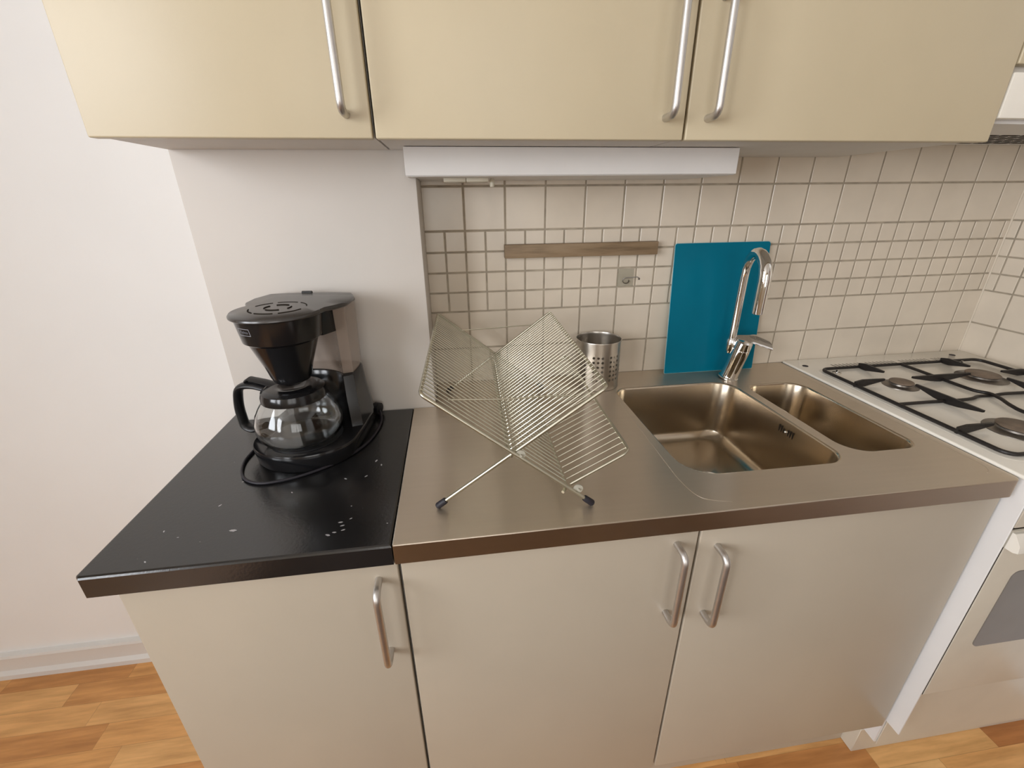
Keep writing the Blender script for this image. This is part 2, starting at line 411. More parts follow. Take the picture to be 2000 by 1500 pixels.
for z0, z1, s in row_list():
    st = 0.1 * s; x = -0.1; e = []
    while x < XR - 1e-6: e.append(x); x += st
    for a in e:
        a0 = max(a, -0.0974 - G); a1 = min(a + st, XR)
        if a1 - a0 > .012: tile(tb, a0, a1, z0, z1, True)
tl = link('tiles', tb, M['tile'], wb, fixn=False, angle=10)
link('grout', MB().box(-0.0974, XR, 0.0012, 0.0045, ZL0 - .52, ZL0 + .2), M['grout'], wb)
tb = MB()
for z0, z1, s in row_list():
    st = 0.1 * s; y = -0.0754 + .1; first = True
    y = 0.0246
    while y > -0.95:
        hi = min(y, 0.0); lo = y - st
        if hi - lo > .008 and hi > lo: tile(tb, lo, hi, z0, z1, False)
        y -= st
tr = link('tiles', tb, M['tile'], wr, fixn=False, angle=10)
link('corner_joint', MB().tube([(XR - .0006, -.0006, .915), (XR - .0006, -.0006, 1.4980)], .0026, 8), M['tile'], wr)
link('grout', MB().box(XR + .0012, XR + .0045, -0.95, 0.0, ZL0 - .52, ZL0 + .2), M['grout'], wr)

# ------------------------------------------------------------------ handles and cabinets
def handle(x, yd, z0, z1, parent, r=0.006):
    yo = yd - 0.033
    p = round_path([(x, yd, z0), (x, yo, z0 + 0.0), (x, yo, z1), (x, yd, z1)], 0.017, 7)
    return link('handle', MB().tube(p, r, 14), M['satin'], parent)
UB = 1.4665; UY = -0.3488
def wall_cab(x0, x1, label, hx, zb=UB, zt=2.12):
    t = thing('wall_cabinet', label, 'cabinet', ((x0 + x1) / 2, -0.15, zb), 0, 'cream wall cabinets')
    c = MB().box(x0 + .0015, x1 - .0015, -0.3285, -0.001 if x0 > -.1 else -0.1512, zb + .0035, zt)
    link('cabinet_body', c, M['carcass'], t)
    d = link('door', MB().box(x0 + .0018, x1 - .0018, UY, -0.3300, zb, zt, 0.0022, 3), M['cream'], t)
    if hx is not None: handle(hx, UY, 1.4985, 1.6585, d)
    return t
t1 = wall_cab(-0.5416, -0.1432, 'narrow cream wall cabinet at the left end, above the coffee maker', -0.1795)
t2 = wall_cab(-0.1420, 0.3596, 'cream wall cabinet in the middle, above the lamp strip and dish rack', 0.3238)
t3 = wall_cab(0.3608, 0.9550, 'wide cream wall cabinet on the right, above the tap and sink', 0.3968)
DB, DT, DY = 0.1755, 0.8715, -0.600
def base_cab(x0, x1, label, hx, hz):
    t = thing('base_cabinet', label, 'cabinet', ((x0 + x1) / 2, -0.3, 0), 0, 'cream base cabinets')
    yb = -0.0235 if x0 > -.2 else -0.1515
    # open-topped carcass, so the sink bowls hang inside it
    b = MB()
    b.box(x0 + .001, x0 + .017, -0.579, yb, .160, .874).box(x1 - .017, x1 - .001, -0.579, yb, .160, .874)
    b.box(x0 + .017, x1 - .017, -0.579, yb, .160, .176).box(x0 + .017, x1 - .017, yb - .006, yb, .176, .874)
    link('cabinet_body', b, M['carcass'], t)
    link('plinth', MB().box(x0 + .001, x1 - .001, -0.532, -0.516, 0.001, .160), M['cream_shaded'], t)
    d = link('door', MB().box(x0 + .0016, x1 - .0016, DY, -0.5805, DB, DT, 0.002, 3), M['cream_shaded'], t)
    handle(hx, DY, hz - .16, hz, d)
    return t
base_cab(-0.5445, -0.1478, 'narrow cream base cabinet under the black worktop', -0.1805, 0.834)
base_cab(-0.1462, 0.3500, 'cream base cabinet in the middle, beneath the dish rack', 0.3110, 0.838)
base_cab(0.3516, 0.9440, 'wide cream base cabinet beneath the sink, next to the stove', 0.3868, 0.8235)

# ------------------------------------------------------------------ worktops
ZC, ZB, CF = 0.912, 0.8755, -0.6155
bt = MB()
o_ = [(-0.5735, CF + .006), (-0.5735 + .006, CF), (-0.1512, CF), (-0.1512, -0.1508), (-0.5421, -0.1508), (-0.5421, 0.0), (-0.5735, 0.0)]
def inset_loop(o, d):
    n = len(o); out = []
    for i in range(n):
        p, q, r = Vector(o[i - 1]), Vector(o[i]), Vector(o[(i + 1) % n])
        e1 = (q - p).normalized(); e2 = (r - q).normalized()
        n1 = Vector((-e1.y, e1.x)); n2 = Vector((-e2.y, e2.x)); b_ = (n1 + n2)
        k = b_.length_squared; b_ = b_ * (2 / k) if k > 1e-9 else n1
        out.append(tuple(q + b_ * d * .5 * 1.0 * (1 if True else 0)) if False else tuple(q + (n1 + n2) / max(1e-6, (1 + n1.dot(n2))) * d))
    return out
lp = []
for d, z in [(0, ZB), (0, ZC - .004), (.0012, ZC - .0012), (.004, ZC)]:
    lp.append([(x, y, z) for x, y in inset_loop(o_, d)])
bt.loft(lp)
tag(link('black_worktop', bt, M['black_top'], angle=20), 'black laminate worktop with white flecks under the coffee maker', 'worktop')

sw = thing('steel_sink_worktop', 'stainless steel worktop with two sunken sink bowls', 'sink', (0.4, -0.3, ZB))
SX0, SX1 = -0.1502, 0.9415
B1 = rrect(0.366, 0.6975, -0.519, -0.114, [0.045, 0.052, 0.036, 0.066], 10)
B2 = rrect(0.7205, 0.8810, -0.4935, -0.147, [0.036, 0.048, 0.036, 0.052], 10)
CRN = 0.012
outer = [(SX0, CF + .0015)] + [(SX0 + .0015, CF)] + [(SX1 - CRN, CF)] + arc(SX1 - CRN, CF + CRN, CRN, -90, 0, 6)[1:] + [(SX1, -0.0005), (-0.0968, -0.0005), (-0.0968, -0.1508), (SX0, -0.1508)]
st = MB()
RO = 0.0025   # rolled edge of the bowls
def top_face(z, outl, holes):
    pl = [[Vector((x, y, z)) for x, y in outl]] + [[Vector((x, y, z)) for x, y in h[::-1]] for h in holes]
    flat = [p for l in pl for p in l]
    st.add(flat, tessellate_polygon(pl))
oin = inset_loop(outer, 0.0015)
top_face(ZC, oin, [B1, B2])
st.loft([[(x, y, ZB) for x, y in outer], [(x, y, ZC - .0018) for x, y in outer], [(x, y, ZC - .0005) for x, y in inset_loop(outer, .0005)], [(x, y, ZC) for x, y in oin]], cap0=False, cap1=False)
top_face(ZB, outer, [B1, B2])
link('worktop_sheet', st, M['steel'], sw, angle=17)
def bowl(x0, x1, y0, y1, rr, depth, slope, name, drain):
    mb = MB(); loops = []
    prof = [(0, 0), (.0012, -.0003), (.0025, -.0015), (.0035, -.005), (slope * .5, -depth * .45), (slope, -depth * .80)]
    f = .032
    for k in range(1, 9):
        a = k / 8 * PI / 2
        prof.append((slope + f * (1 - math.cos(a)), -depth * .80 - (depth * .2) * math.sin(a)))
    for ins, dz in prof:
        r = [max(.02, q - ins * .15) for q in rr]
        loops.append([(x, y, ZC + dz) for x, y in rrect(x0 + ins, x1 - ins, y0 + ins, y1 - ins, r, 10)])
    # floor slopes gently to the drain
    n = len(loops[-1]); cx, cy = drain
    last = loops[-1]
    for k, dz in ((.35, -.0015), (.7, -.004)):
        loops.append([(q[0] + (cx - q[0]) * k, q[1] + (cy - q[1]) * k, q[2] + dz) for q in last])
    dr = []
    for i, q in enumerate(last):
        v = Vector((q[0] - cx, q[1] - cy)).normalized() * .040
        dr.append((cx + v.x, cy + v.y, ZC - depth - .006))
    loops.append(dr)
    mb.loft(loops, cap0=False, cap1=False)
    o = link(name, mb, M['bowl'], sw, angle=60, fixn=True)
    return o
bw = bowl(0.366, 0.6975, -0.519, -0.114, [0.045, 0.052, 0.036, 0.066], 0.160, .016, 'sink_bowl', (0.545, -0.330))
b2_ = bowl(0.7205, 0.8810, -0.4935, -0.147, [0.036, 0.048, 0.036, 0.052], 0.125, .013, 'sink_bowl', (0.80, -0.42))
for (cx, cy), dp, par in (((0.545, -0.330), .160, bw), ((0.80, -0.42), .125, b2_)):
    zc = ZC - dp - .0050
    dm = MB().lathe([(.044, .0), (.043, .0022), (.038, .0018), (.033, -.004), (.030, -.006), (.022, -.0035), (.008, -.001), (.0001, -.0005)], (cx, cy, zc), 36)
    for k in range(10):
        a = 2 * PI * k / 10
        dm.tube([(cx + math.cos(a) * .012, cy + math.sin(a) * .012, zc - .0005), (cx + math.cos(a) * .027, cy + math.sin(a) * .027, zc - .003)], .0011, 6)
    link('drain', dm, M['chrome'], par)
# overflow slots and screw on the right wall of the large bowl
ov = MB(); sc_ = MB()
for i, dy in enumerate([-.0215, -.0145, -.0075, .0065, .0135, .0205][::-1]):
    hgt = .010 if abs(dy) > .01 else (.006 if dy > 0 else .009)
    yc = -0.353 + dy
    for_z = ZC - .028
    mb_ = Matrix.Translation((0.6921, yc, for_z)) @ Matrix.Rotation(math.radians(-6), 4, 'Y')
    ov.box(-.0008, .0016, -.0017, .0017, -hgt, hgt, .0006, 1, mb_)
link('overflow_slots', ov, M['gap'], bw)
sc_.sphere((0.6922, -0.3525, ZC - .028), .0035, 10); link('screw', sc_, M['chrome'], bw)
# pressed ridge round the draining area
for path in ([(0.9235, -0.02, ZC - .0007), (0.9235, -0.45, ZC - .0007), (0.9235, -0.555, ZC - .0007), (0.918, -0.578, ZC - .0007), (0.904, -0.588, ZC - .0007)],
             [(0.357, -0.20, ZC - .0007), (0.350, -0.35, ZC - .0007), (0.345, -0.46, ZC - .0007), (0.344, -0.53, ZC - .0007), (0.356, -0.578, ZC - .0007), (0.40, -0.596, ZC - .0007)]):
    link('pressed_ridge', MB().tube(smooth_path(path, 6), .0011, 8), M['steel'], sw)

# ------------------------------------------------------------------ lamp strip under the wall cabinets
us = thing('under_cabinet_lamp', 'long white lamp housing with sockets under the middle wall cabinet', 'lamp', (0.217, -0.2, 1.4225))
hs = MB().box(-0.1115, 0.5475, -0.2205, -0.2165, 1.4215, 1.4690, .0008, 1)
hs.box(-0.1105, 0.5465, -0.2165, -0.1515, 1.4200, 1.4690, .001, 1).box(-0.0960, 0.5465, -0.1515, -0.003, 1.4200, 1.4690, .001, 1)
link('housing', hs, M['white_metal'], us)
for k in range(2):
    cx = -0.020 + k * .046
    sk = MB().box(cx - .023, cx + .0225, -0.150, -0.104, 1.4125, 1.4205, .002, 2)
    so = link('socket', sk, M['socket'], us)
    link('socket_well', MB().lathe([(.0001, 0), (.018, 0), (.0185, .0006), (.0001, .0008)], (cx, -0.127, 1.4118), 24), M['oven_front'], so)
link('switch_knob', MB().lathe([(.0001, -.008), (.004, -.008), (.005, -.006), (.005, .004), (.003, .009), (.0001, .009)], (0.058, -0.125, 1.4115), 16), M['socket'], us)

# ------------------------------------------------------------------ wooden strip, hook, board
tag(link('wooden_strip', MB().box(0.0955, 0.4945, -0.0200, -0.0004, 1.2433, 1.2755, .0012, 2), M['wood']), 'grey-brown wooden strip fixed across the mosaic tiles', 'rail')
hk = thing('wall_hook', 'small wire hook on a clear square stuck to the tiles', 'hook', (0.421, 0, 1.183))
link('adhesive_pad', MB().box(0.3985, 0.4435, -0.0016, -0.0003, 1.1605, 1.2065, .0004, 1), M['film'], hk)
pth = smooth_path([(0.430, -.002, 1.176), (0.428, -.006, 1.1715), (0.420, -.007, 1.169), (0.4125, -.008, 1.173), (0.412, -.009, 1.180), (0.418, -.012, 1.1845), (0.432, -.020, 1.1865), (0.441, -.028, 1.1885), (0.446, -.030, 1.186)], 6)
link('hook_wire', MB().tube(pth, .0012, 8).sphere((0.4465, -.030, 1.184), .0029, 10), M['burner'], hk)

bd = thing('chopping_board', 'thin bright blue plastic chopping board leaning behind the tap', 'chopping board', (0.68, -0.02, ZC))
def lean(x, t, off):   # t 0..1 up the board
    return (x, -0.036 + t * .0305 - off, ZC + .0006 + t * .3555)
def board_loop(w, off, ins):
    pts = rrect(0.5475 + ins, 0.8205 - ins, 0 + ins, 0.3555 - ins, [.004, .007, .006, .004], 5)
    return [lean(x, z / .3555, off) for x, z in pts]
mb = MB(); mb.loft([board_loop(0, -.0012, 0), board_loop(0, .0004, 0)], smooth=False); link('board_rim', mb, M['board_edge'], bd)
mb = MB(); mb.loft([board_loop(0, .0004, .0006), board_loop(0, .0016, .0012)], smooth=False); link('board_face', mb, M['board'], bd)

# ------------------------------------------------------------------ tap
fc = thing('tap', 'tall chrome kitchen tap with curved spout behind the sink', 'tap', (0.711, -0.093, ZC))
B0 = Vector((0.7120, -0.0900, ZC)); B1v = Vector((0.7255, -0.1010, 0.9975)); ax = (B1v - B0).normalized()
def along(t): return B0 + ax * t
LB = (B1v - B0).length
link('tap_body', MB().tube([along(.0003), along(.004), along(.006), along(.010), along(LB * .5), along(LB - .004), along(LB - .001), along(LB), along(LB + .002), along(LB + .0215), along(LB + .026), along(LB + .028)],
     [.0265, .0265, .0235, .0225, .0225, .0230, .0228, .0212, .0228, .0222, .018, .006], 32), M['chrome'], fc, angle=35)
top = along(LB + .02)
# spout: rises behind the body, arcs over and comes down above the large bowl
sp0 = Vector((0.706, -0.0830, 0.985))
ctrl = [(0.706, -0.083, 0.985), (0.706, -0.083, 1.05), (0.7055, -0.084, 1.13), (0.7045, -0.086, 1.19)]
dirv = Vector((-0.018, -0.1, 0)).normalized(); R_ = 0.052; c0 = Vector((0.7045, -0.086, 1.196)) + dirv * R_
for k in range(1, 13):
    a = PI - PI * k / 12
    ctrl.append(tuple(c0 + dirv * (math.cos(a) * R_) + Vector((0, 0, math.sin(a) * R_ * 1.12))))
e = Vector(ctrl[-1]); ctrl += [tuple(e + Vector((0, 0, -.03))), tuple(e + Vector((0, 0, -.076)))]
npt = len(ctrl); rad = [.0105] * 4 + [.0105 + .0038 * min(1, k / 9) for k in range(npt - 4)]
link('spout', MB().tube(ctrl, rad, 28).tube([ctrl[-1], tuple(Vector(ctrl[-1]) + Vector((0, 0, -.002)))], .0108, 24), M['chrome'], fc, angle=50)
link('spout_collar', MB().tube([(0.706, -0.083, .992), (0.706, -0.083, 1.010), (0.706, -0.083, 1.022), (0.706, -0.083, 1.026)], [.0135, .0145, .0135, .0112], 24)
     .tube([(0.706, -0.083, 1.006), tuple(top - ax * .006)], .0105, 20), M['chrome'], fc)
lv = MB(); tv = top + ax * .006
pl = [tv + Vector((-.020, .012, .002)), tv + Vector((.010, .000, .004)), tv + Vector((.036, -.004, .000)), tv + Vector((.066, -.016, -.012))]
wd = [.013, .013, .019, .016]; lo = []
for p_, w_ in zip(smooth_path(pl, 4), [wd[min(3, i // 4)] + (wd[min(3, i // 4 + 1)] - wd[min(3, i // 4)]) * (i % 4) / 4 for i in range(13)]):
    lo.append([(p_.x + math.sin(a) * .003, p_.y + math.cos(a) * w_ * .75, p_.z + math.cos(a) * w_ * .62 + math.sin(a) * .0024) for a in [2 * PI * k / 16 for k in range(16)]])
lv.loft(lo); link('lever', lv, M['chrome'], fc)

# ------------------------------------------------------------------ utensil cup (perforated steel)
cu = thing('utensil_cup', 'perforated stainless steel cup standing by the sink', 'cup', (0.334, -0.070, ZC))
ccx, ccy, cr, chh = 0.3345, -0.0700, 0.0585, 0.1270
nA, cz0 = 96, ZC + .001
zs = [0, .003, .014]
rows_h = [.026 + .0125 * k for k in range(6)]
nh = 32                                     # hole columns round the cup
mb = MB()
# the wall is a lattice of small cells, a cell in every third place is cut by a round hole
def cyl(a, z, r=cr): return (ccx + r * math.cos(a), ccy + r * math.sin(a), cz0 + z)
def band(z0, z1, n=96):
    vs = [cyl(2 * PI * j / n, z0) for j in range(n)] + [cyl(2 * PI * j / n, z1) for j in range(n)]
    mb.add(vs, [(j, (j + 1) % n, n + (j + 1) % n, n + j) for j in range(n)], True)
def holed(z0, z1, cols, gapped):
    # each column is a square cell with an octagonal hole
    for c in range(cols):
        a0, a1 = 2 * PI * c / cols, 2 * PI * (c + 1) / cols; am, zm = (a0 + a1) / 2, (z0 + z1) / 2
        if gapped(c):
            vs = [cyl(a0 + (a1 - a0) * i / 3, z) for z in (z0, z1) for i in range(4)]
            mb.add(vs, [(i, i + 1, 5 + i, 4 + i) for i in range(3)], True); continue
        ha, hz = (a1 - a0) / 2, (z1 - z0) / 2
        sq = [(-1, -1), (0, -1), (1, -1), (1, 0), (1, 1), (0, 1), (-1, 1), (-1, 0)]
        o8 = [cyl(am + ha * u, zm + hz * v) for u, v in sq]
        rh = .0036
        i8 = [cyl(am + rh / cr * math.cos(math.radians(225 + 45 * k)), zm + rh * math.sin(math.radians(225 + 45 * k))) for k in range(8)]
        mb.add(o8 + i8, [(k, (k + 1) % 8, 8 + (k + 1) % 8, 8 + k) for k in range(8)], True)
band(0, .022)
hz0 = .022
for k in range(6): holed(hz0 + .0125 * k, hz0 + .0125 * (k + 1), nh, lambda c, k=k: (c % 8 in (0, 4)))
band(hz0 + .075, chh)
lo = [[cyl(2 * PI * j / 96, chh + dz, cr + dr) for j in range(96)] for dr, dz in ((0, 0), (.0012, .0006), (.0008, .0018), (-.0006, .0014), (-.001, 0), (-.0012, -.004))]
mb.loft(lo, cap0=False, cap1=False)
mb.lathe([(cr, 0), (cr - .003, -.001), (.0001, .0)], (ccx, ccy, cz0), 96)
o = link('cup_wall', mb, M['cup'], cu)
sd = o.modifiers.new('thickness', 'SOLIDIFY'); sd.thickness = .0007; sd.offset = -1
bpy.context.view_layer.update()
me2 = bpy.data.meshes.new_from_object(o.evaluated_get(bpy.context.evaluated_depsgraph_get()))
o.modifiers.clear(); o.data = me2; me2.set_sharp_from_angle(angle=math.radians(35))

# ------------------------------------------------------------------ dish rack
rk = thing('dish_rack', 'folding steel wire dish rack standing open on the drainer', 'dish rack', (0.04, -0.32, ZC))
F0 = Vector((-0.0872, -0.548, ZC)); du = Vector((0.996, -0.0886, 0)); dw = Vector((0.033, 0.9995, 0)); WD = 0.485
def rp(s, w, h): return F0 + du * s + dw * w + Vector((0, 0, h))
TLp, TRp, FL, FR = (-.007, .2095), (.2680, .2095), (.004, .0062), (.2545, .0062)
CR = (.127, .105); PV = (.2205, .0370); LR = (.3130, .0955)
rr_ = .0031
def P2(p, w): return rp(p[0], w, p[1])
# the two crossing frames: foot - top corner - along - top corner - foot
def frame(foot, topc, w0, w1):
    return MB().tube(round_path([P2(foot, w0), P2(topc, w0), P2(topc, w1), P2(foot, w1)], .011, 6), rr_, 12)
link('leg_frame', frame(FR, TLp, 0, WD), M['wire'], rk)
link('leg_frame', frame(FL, TRp, .0075, WD - .0075), M['wire'], rk)
for foot, topc, ws in ((FR, TLp, (0, WD)), (FL, TRp, (.0075, WD - .0075))):
    for w in ws:
        d2 = Vector((topc[0] - foot[0], topc[1] - foot[1])).normalized()
        a = P2(foot, w) - (P2((foot[0] + d2.x, foot[1] + d2.y), w) - P2(foot, w)) * .003; b = P2((foot[0] + d2.x * .016, foot[1] + d2.y * .016), w)
        link('rubber_foot', MB().tube([a, a.lerp(b, .1), a.lerp(b, .9), b], [.0045, .0056, .0054, .0048], 12), M['rubber'], rk)
def lerp2(p, q, t): return (p[0] + (q[0] - p[0]) * t, p[1] + (q[1] - p[1]) * t)
off = .004
NW = 34
def wires(p, q, n, w0, w1, r=.00115, bend=0.0):
    mb = MB()
    for i in range(n):
        w = w0 + (w1 - w0) * i / (n - 1)
        mb.tube([P2(p, w), P2(q, w)], r, 6)
    return mb
# left slope: from the top rail past the crossing to the lower hinge rod
cA = lerp2(TLp, FR, .84)
link('wire_grid', wires((TLp[0], TLp[1] + .0035), (cA[0], cA[1] + .0035), NW, .012, WD - .012), M['wire'], rk)
cB = lerp2(TRp, FL, .545)
link('wire_grid', wires((TRp[0], TRp[1] + .0035), (cB[0], cB[1] + .0035), NW, .018, WD - .018), M['wire'], rk)
# long rods: pair at the valley, hinge rod of the lower shelf, stiffeners
rods = MB()
for p in (lerp2(TLp, FR, .475), lerp2(TRp, FL, .545), cA):
    rods.tube([P2((p[0], p[1] - .001), .002), P2((p[0], p[1] - .001), WD - .002)], .0019, 8)
link('long_rods', rods, M['wire'], rk)
for (ta, wa, tb_, wb_) in ((.14, .047, .14, .048), (.185, .485, .13, .470)):
    a = lerp2(TLp, FR, ta); b = lerp2(TRp, FL, tb_)
    A_ = P2((a[0], a[1] - .003), min(wa, WD - .01)); B_ = P2((b[0], b[1] - .003), min(wb_, WD - .01))
    sp = MB().tube(smooth_path([A_, A_.lerp(B_, .45) + Vector((0, 0, -.002 if wa < .1 else 0)), A_.lerp(B_, .75) + Vector((0, 0, .001)), B_], 6), .0014, 6)
    link('spacer_wire', sp, M['wire'], rk)
# hinged lower shelf
ls = MB().tube(round_path([P2(PV, .010), P2(LR, .010), P2(LR, WD - .010), P2(PV, WD - .010)], .014, 6), .0025, 10)
sh = link('lower_shelf_frame', ls, M['wire'], rk)
link('wire_grid', wires((PV[0] - .004, PV[1] + .002), (LR[0], LR[1] + .001), 27, .022, WD - .022), M['wire'], sh)
for w in (-.004, WD + .004):
    for p in (PV, CR):
        c = P2((p[0] + .011, p[1] - .004), w + .006 * (1 if w < 0 else -1))
        link('hinge_clip', MB().tube([c - dw * .0010, c + dw * .0010], .0080, 16).tube([c - dw * .005, c + dw * .004], .0022, 8), M['clip'], rk)
    a = P2((PV[0] - .010, PV[1] - .002), w)
    link('hinge_pin', MB().tube([a - dw * .004 - du * .006, a + dw * .006], .0026, 8), M['wire'], rk)

# ------------------------------------------------------------------ coffee maker
CMX, CMY = -0.345, -0.320
cm = thing('coffee_maker', 'black filter coffee maker on the black worktop', 'coffee maker', (CMX, CMY, ZC), math.radians(-6.9))
CW = WM[cm.name]
def cl(a, b, z=None):
    v = CW @ Vector((a, b, 0)); return (v.x, v.y) if z is None else (v.x, v.y, z)
def base_outline(k, dz=0):
    pts = []
    for i in range(25):
        t = PI + PI * i / 24
        pts.append((.100 * k * math.cos(t), .083 * k * math.sin(t) + .0))
    pts += [(.102 * k, .05), (.100 * k, .11)] + arc(.070, .120, .028, 0, 90, 5) + arc(-.070, .120, .028, 90, 180, 5) + [(-.100 * k, .11), (-.102 * k, .05)]
    return [cl(a, b) for a, b in pts]
z0 = ZC + .001
mb = MB(); mb.loft([[(x, y, z) for x, y in base_outline(k)] for k, z in ((.95, z0), (.965, z0 + .002), (1.0, z0 + .026), (1.0, z0 + .031), (.985, z0 + .0345), (.94, z0 + .035))])
link('base', mb, M['black_plastic'], cm, angle=45)
cc = cl(0, 0)
link('hot_plate', MB().lathe([(.068, 0), (.068, .0025), (.064, .0035), (.0001, .0035)], (cc[0], cc[1], z0 + .0345), 48), M['black_satin'], cm)
def col_outline(hw, bb_, rc, lf=.60):
    pts = []
    a_max = math.asin(min(.98, (hw * .80) / rc)); a_min = -math.asin(min(.98, (hw * lf * .80) / rc)); hl = hw * lf
    for i in range(17):
        t = a_min + (a_max - a_min) * i / 16
        pts.append((rc * math.sin(t), rc * math.cos(t)))
    pts += [(hw, rc * math.cos(a_max) + .008), (hw + .001, bb_ - .035)] + arc(hw - .026, bb_ - .026, .026, 0, 90, 5) + arc(-hl + .020, bb_ - .020, .020, 90, 180, 5) + [(-hl, bb_ - .035), (-hl, rc * math.cos(a_min) + .006)]
    return [cl(a, b) for a, b in pts]
mb = MB(); mb.loft([[(x, y, z) for x, y in col_outline(hw, b_, rc)] for hw, b_, rc, z in ((.099, .148, .086, z0 + .035), (.097, .147, .086, z0 + .06), (.092, .144, .086, z0 + .10), (.089, .142, .088, z0 + .140), (.087, .141, .090, z0 + .1425))])
link('column', mb, M['black_plastic'], cm, angle=45)
# water tank (hollow clear plastic)
mb = MB()
ol = [col_outline(hw, b_, rc) for hw, b_, rc in ((.086, .139, .092), (.089, .140, .090), (.093, .142, .088))]
zz = (z0 + .1430, z0 + .155, z0 + .283)
mb.loft([[(x, y, z) for x, y in o] for o, z in zip(ol, zz)], cap0=True, cap1=False)
mbt = link('water_tank', mb, M['tank'], cm, angle=35)
# filter basket: ring and cone
fcx = cl(.0, -.006)
link('filter_holder', MB().lathe([(.0001, .156), (.022, .156), (.0315, .161), (.036, .172), (.041, .190), (.058, .238), (.061, .240), (.0655, .243), (.0715, .284), (.0715, .286), (.0001, .286)], (fcx[0], fcx[1], z0), 56), M['black_plastic'], cm, angle=30)
# arm joining the basket to the tank
mb = MB(); mb.loft([[(*cl(a, b), z) for a, b in ((-.052, .02), (.060, .02), (.078, .060), (.078, .085), (-.070, .085), (-.070, .05))] for z in (z0 + .236, z0 + .285)], smooth=False)
link('filter_arm', mb, M['black_plastic'], cm)
lid = [(.078 * math.cos(math.radians(t)), -.006 + .078 * math.sin(math.radians(t))) for t in range(158, 361, 7)]
lid += [(.080, .004), (.092, .020), (.104, .045), (.103, .095), (.085, .137), (.05, .144), (-.05, .144), (-.082, .135), (-.092, .09), (-.088, .05)]
def lidloop(k, z): return [(*cl(a * k, (b - .03) * k + .03), z) for a, b in lid]
mb = MB(); mb.loft([lidloop(.97, z0 + .284), lidloop(1.0, z0 + .2865), lidloop(1.0, z0 + .2895), lidloop(.975, z0 + .2925), lidloop(.6, z0 + .2945)])
ld = link('lid', mb, M['lid'], cm, angle=50)
mb = MB()
for rr, segs in ((.047, ((15, 60), (70, 115), (125, 165), (195, 235), (245, 285), (295, 345))), (.022, ((60, 120), (150, 200), (235, 300), (-20, 20)))):
    for a0, a1 in segs:
        pts = [cl(rr * math.cos(math.radians(a0 + (a1 - a0) * i / 6)), -.004 + rr * .98 * math.sin(math.radians(a0 + (a1 - a0) * i / 6))) for i in range(7)]
        zr = z0 + (.2938 if rr > .03 else .2946)
        mb.tube([(x, y, zr) for x, y in pts], .0015, 6)
link('steam_slots', mb, M['gap'], ld)
link('lid_hinge', MB().tube([cl(-.02, .143, z0 + .292), cl(.0, .143, z0 + .292)], .004, 8), M['black_satin'], ld)
# mark on the front of the filter holder
def text_mesh(txt, size):
    cu_ = bpy.data.curves.new('t', 'FONT'); cu_.body = txt; cu_.size = size; cu_.align_x = 'CENTER'; cu_.align_y = 'CENTER'; cu_.extrude = .00012
    to = bpy.data.objects.new('t', cu_); COL.objects.link(to); bpy.context.view_layer.update()
    me = bpy.data.meshes.new_from_object(to.evaluated_get(bpy.context.evaluated_depsgraph_get()))
    vs = [v.co.copy() for v in me.vertices]; fs = [tuple(p.vertices) for p in me.polygons]
    bpy.data.objects.remove(to); return vs, fs
mb = MB(); vs, fs = text_mesh('Melitta', .0068); la = math.radians(-124)
def onbasket(u, v):
    z = .268 + v; r = .0655 + (.0715 - .0655) * (z - .243) / .041 + .0003
    a = la + u / r; return (fcx[0] + r * math.cos(a), fcx[1] + r * math.sin(a), z0 + z)
mb.add([onbasket(q.x, q.y) for q in vs], fs)
for (u0, u1, v0, v1) in ((-.0135, .0135, .0055, .0063), (-.0135, .0135, -.0063, -.0055), (-.0135, -.0127, -.0063, .0063), (.0127, .0135, -.0063, .0063)):
    n_ = 8
    for i in range(n_):
        ua, ub = u0 + (u1 - u0) * i / n_, u0 + (u1 - u0) * (i + 1) / n_
        mb.add([onbasket(ua, v0), onbasket(ub, v0), onbasket(ub, v1), onbasket(ua, v1)], [(0, 1, 2, 3)])
lg = link('front_mark', mb, M['logo'], cm, fixn=False); lg['label'] = 'pale boxed brand mark with lettering'
# cord: leaves at the back right, loops round the front and ends behind
cp = [(-0.226, -0.178, .925), (-0.218, -0.215, .918), (-0.222, -0.262, .9152), (-0.238, -0.318, .9152), (-0.275, -0.372, .9152), (-0.330, -0.411, .9152), (-0.388, -0.428, .9152), (-0.424, -0.418, .9152), (-0.447, -0.390, .9152), (-0.460, -0.345, .9152), (-0.458, -0.295, .9152), (-0.455, -0.24, .9152), (-0.43, -0.168, .9152)]
link('power_cord', MB().tube(smooth_path(cp, 8), .0027, 10), M['rubber'], cm)
link('cord_knob', MB().tube([(-0.238, -0.166, .928), (-0.226, -0.172, .928)], .013, 16), M['black_satin'], cm)

# carafe standing on the hot plate
ZP = z0 + .0382
ca = thing('coffee_pot', 'glass coffee pot with black lid and handle on the coffee maker', 'coffee pot', (cc[0], cc[1], ZP))
pc = (cc[0] - .004, cc[1] - .006)
outp = [(.0001, .0), (.052, .0), (.061, .0015), (.0695, .007), (.0765, .017), (.0795, .031), (.0785, .045), (.0740, .060), (.066, .075), (.058, .087), (.0530, .094), (.0525, .099)]
inp = [(max(.0001, r - .0022), z + (.0022 if z < .02 else .0)) for r, z in outp][::-1]
mb = MB().lathe(outp + inp, (pc[0], pc[1], ZP + .0003), 64)
link('pot_glass', mb, M['glass'], ca, angle=80)
link('pot_lid', MB().lathe([(.0555, .086), (.0590, .087), (.0585, .097), (.0560, .104), (.050, .108), (.034, .110), (.026, .109), (.018, .104), (.0001, .103)], (pc[0], pc[1], ZP), 48), M['black_plastic'], ca, angle=35)
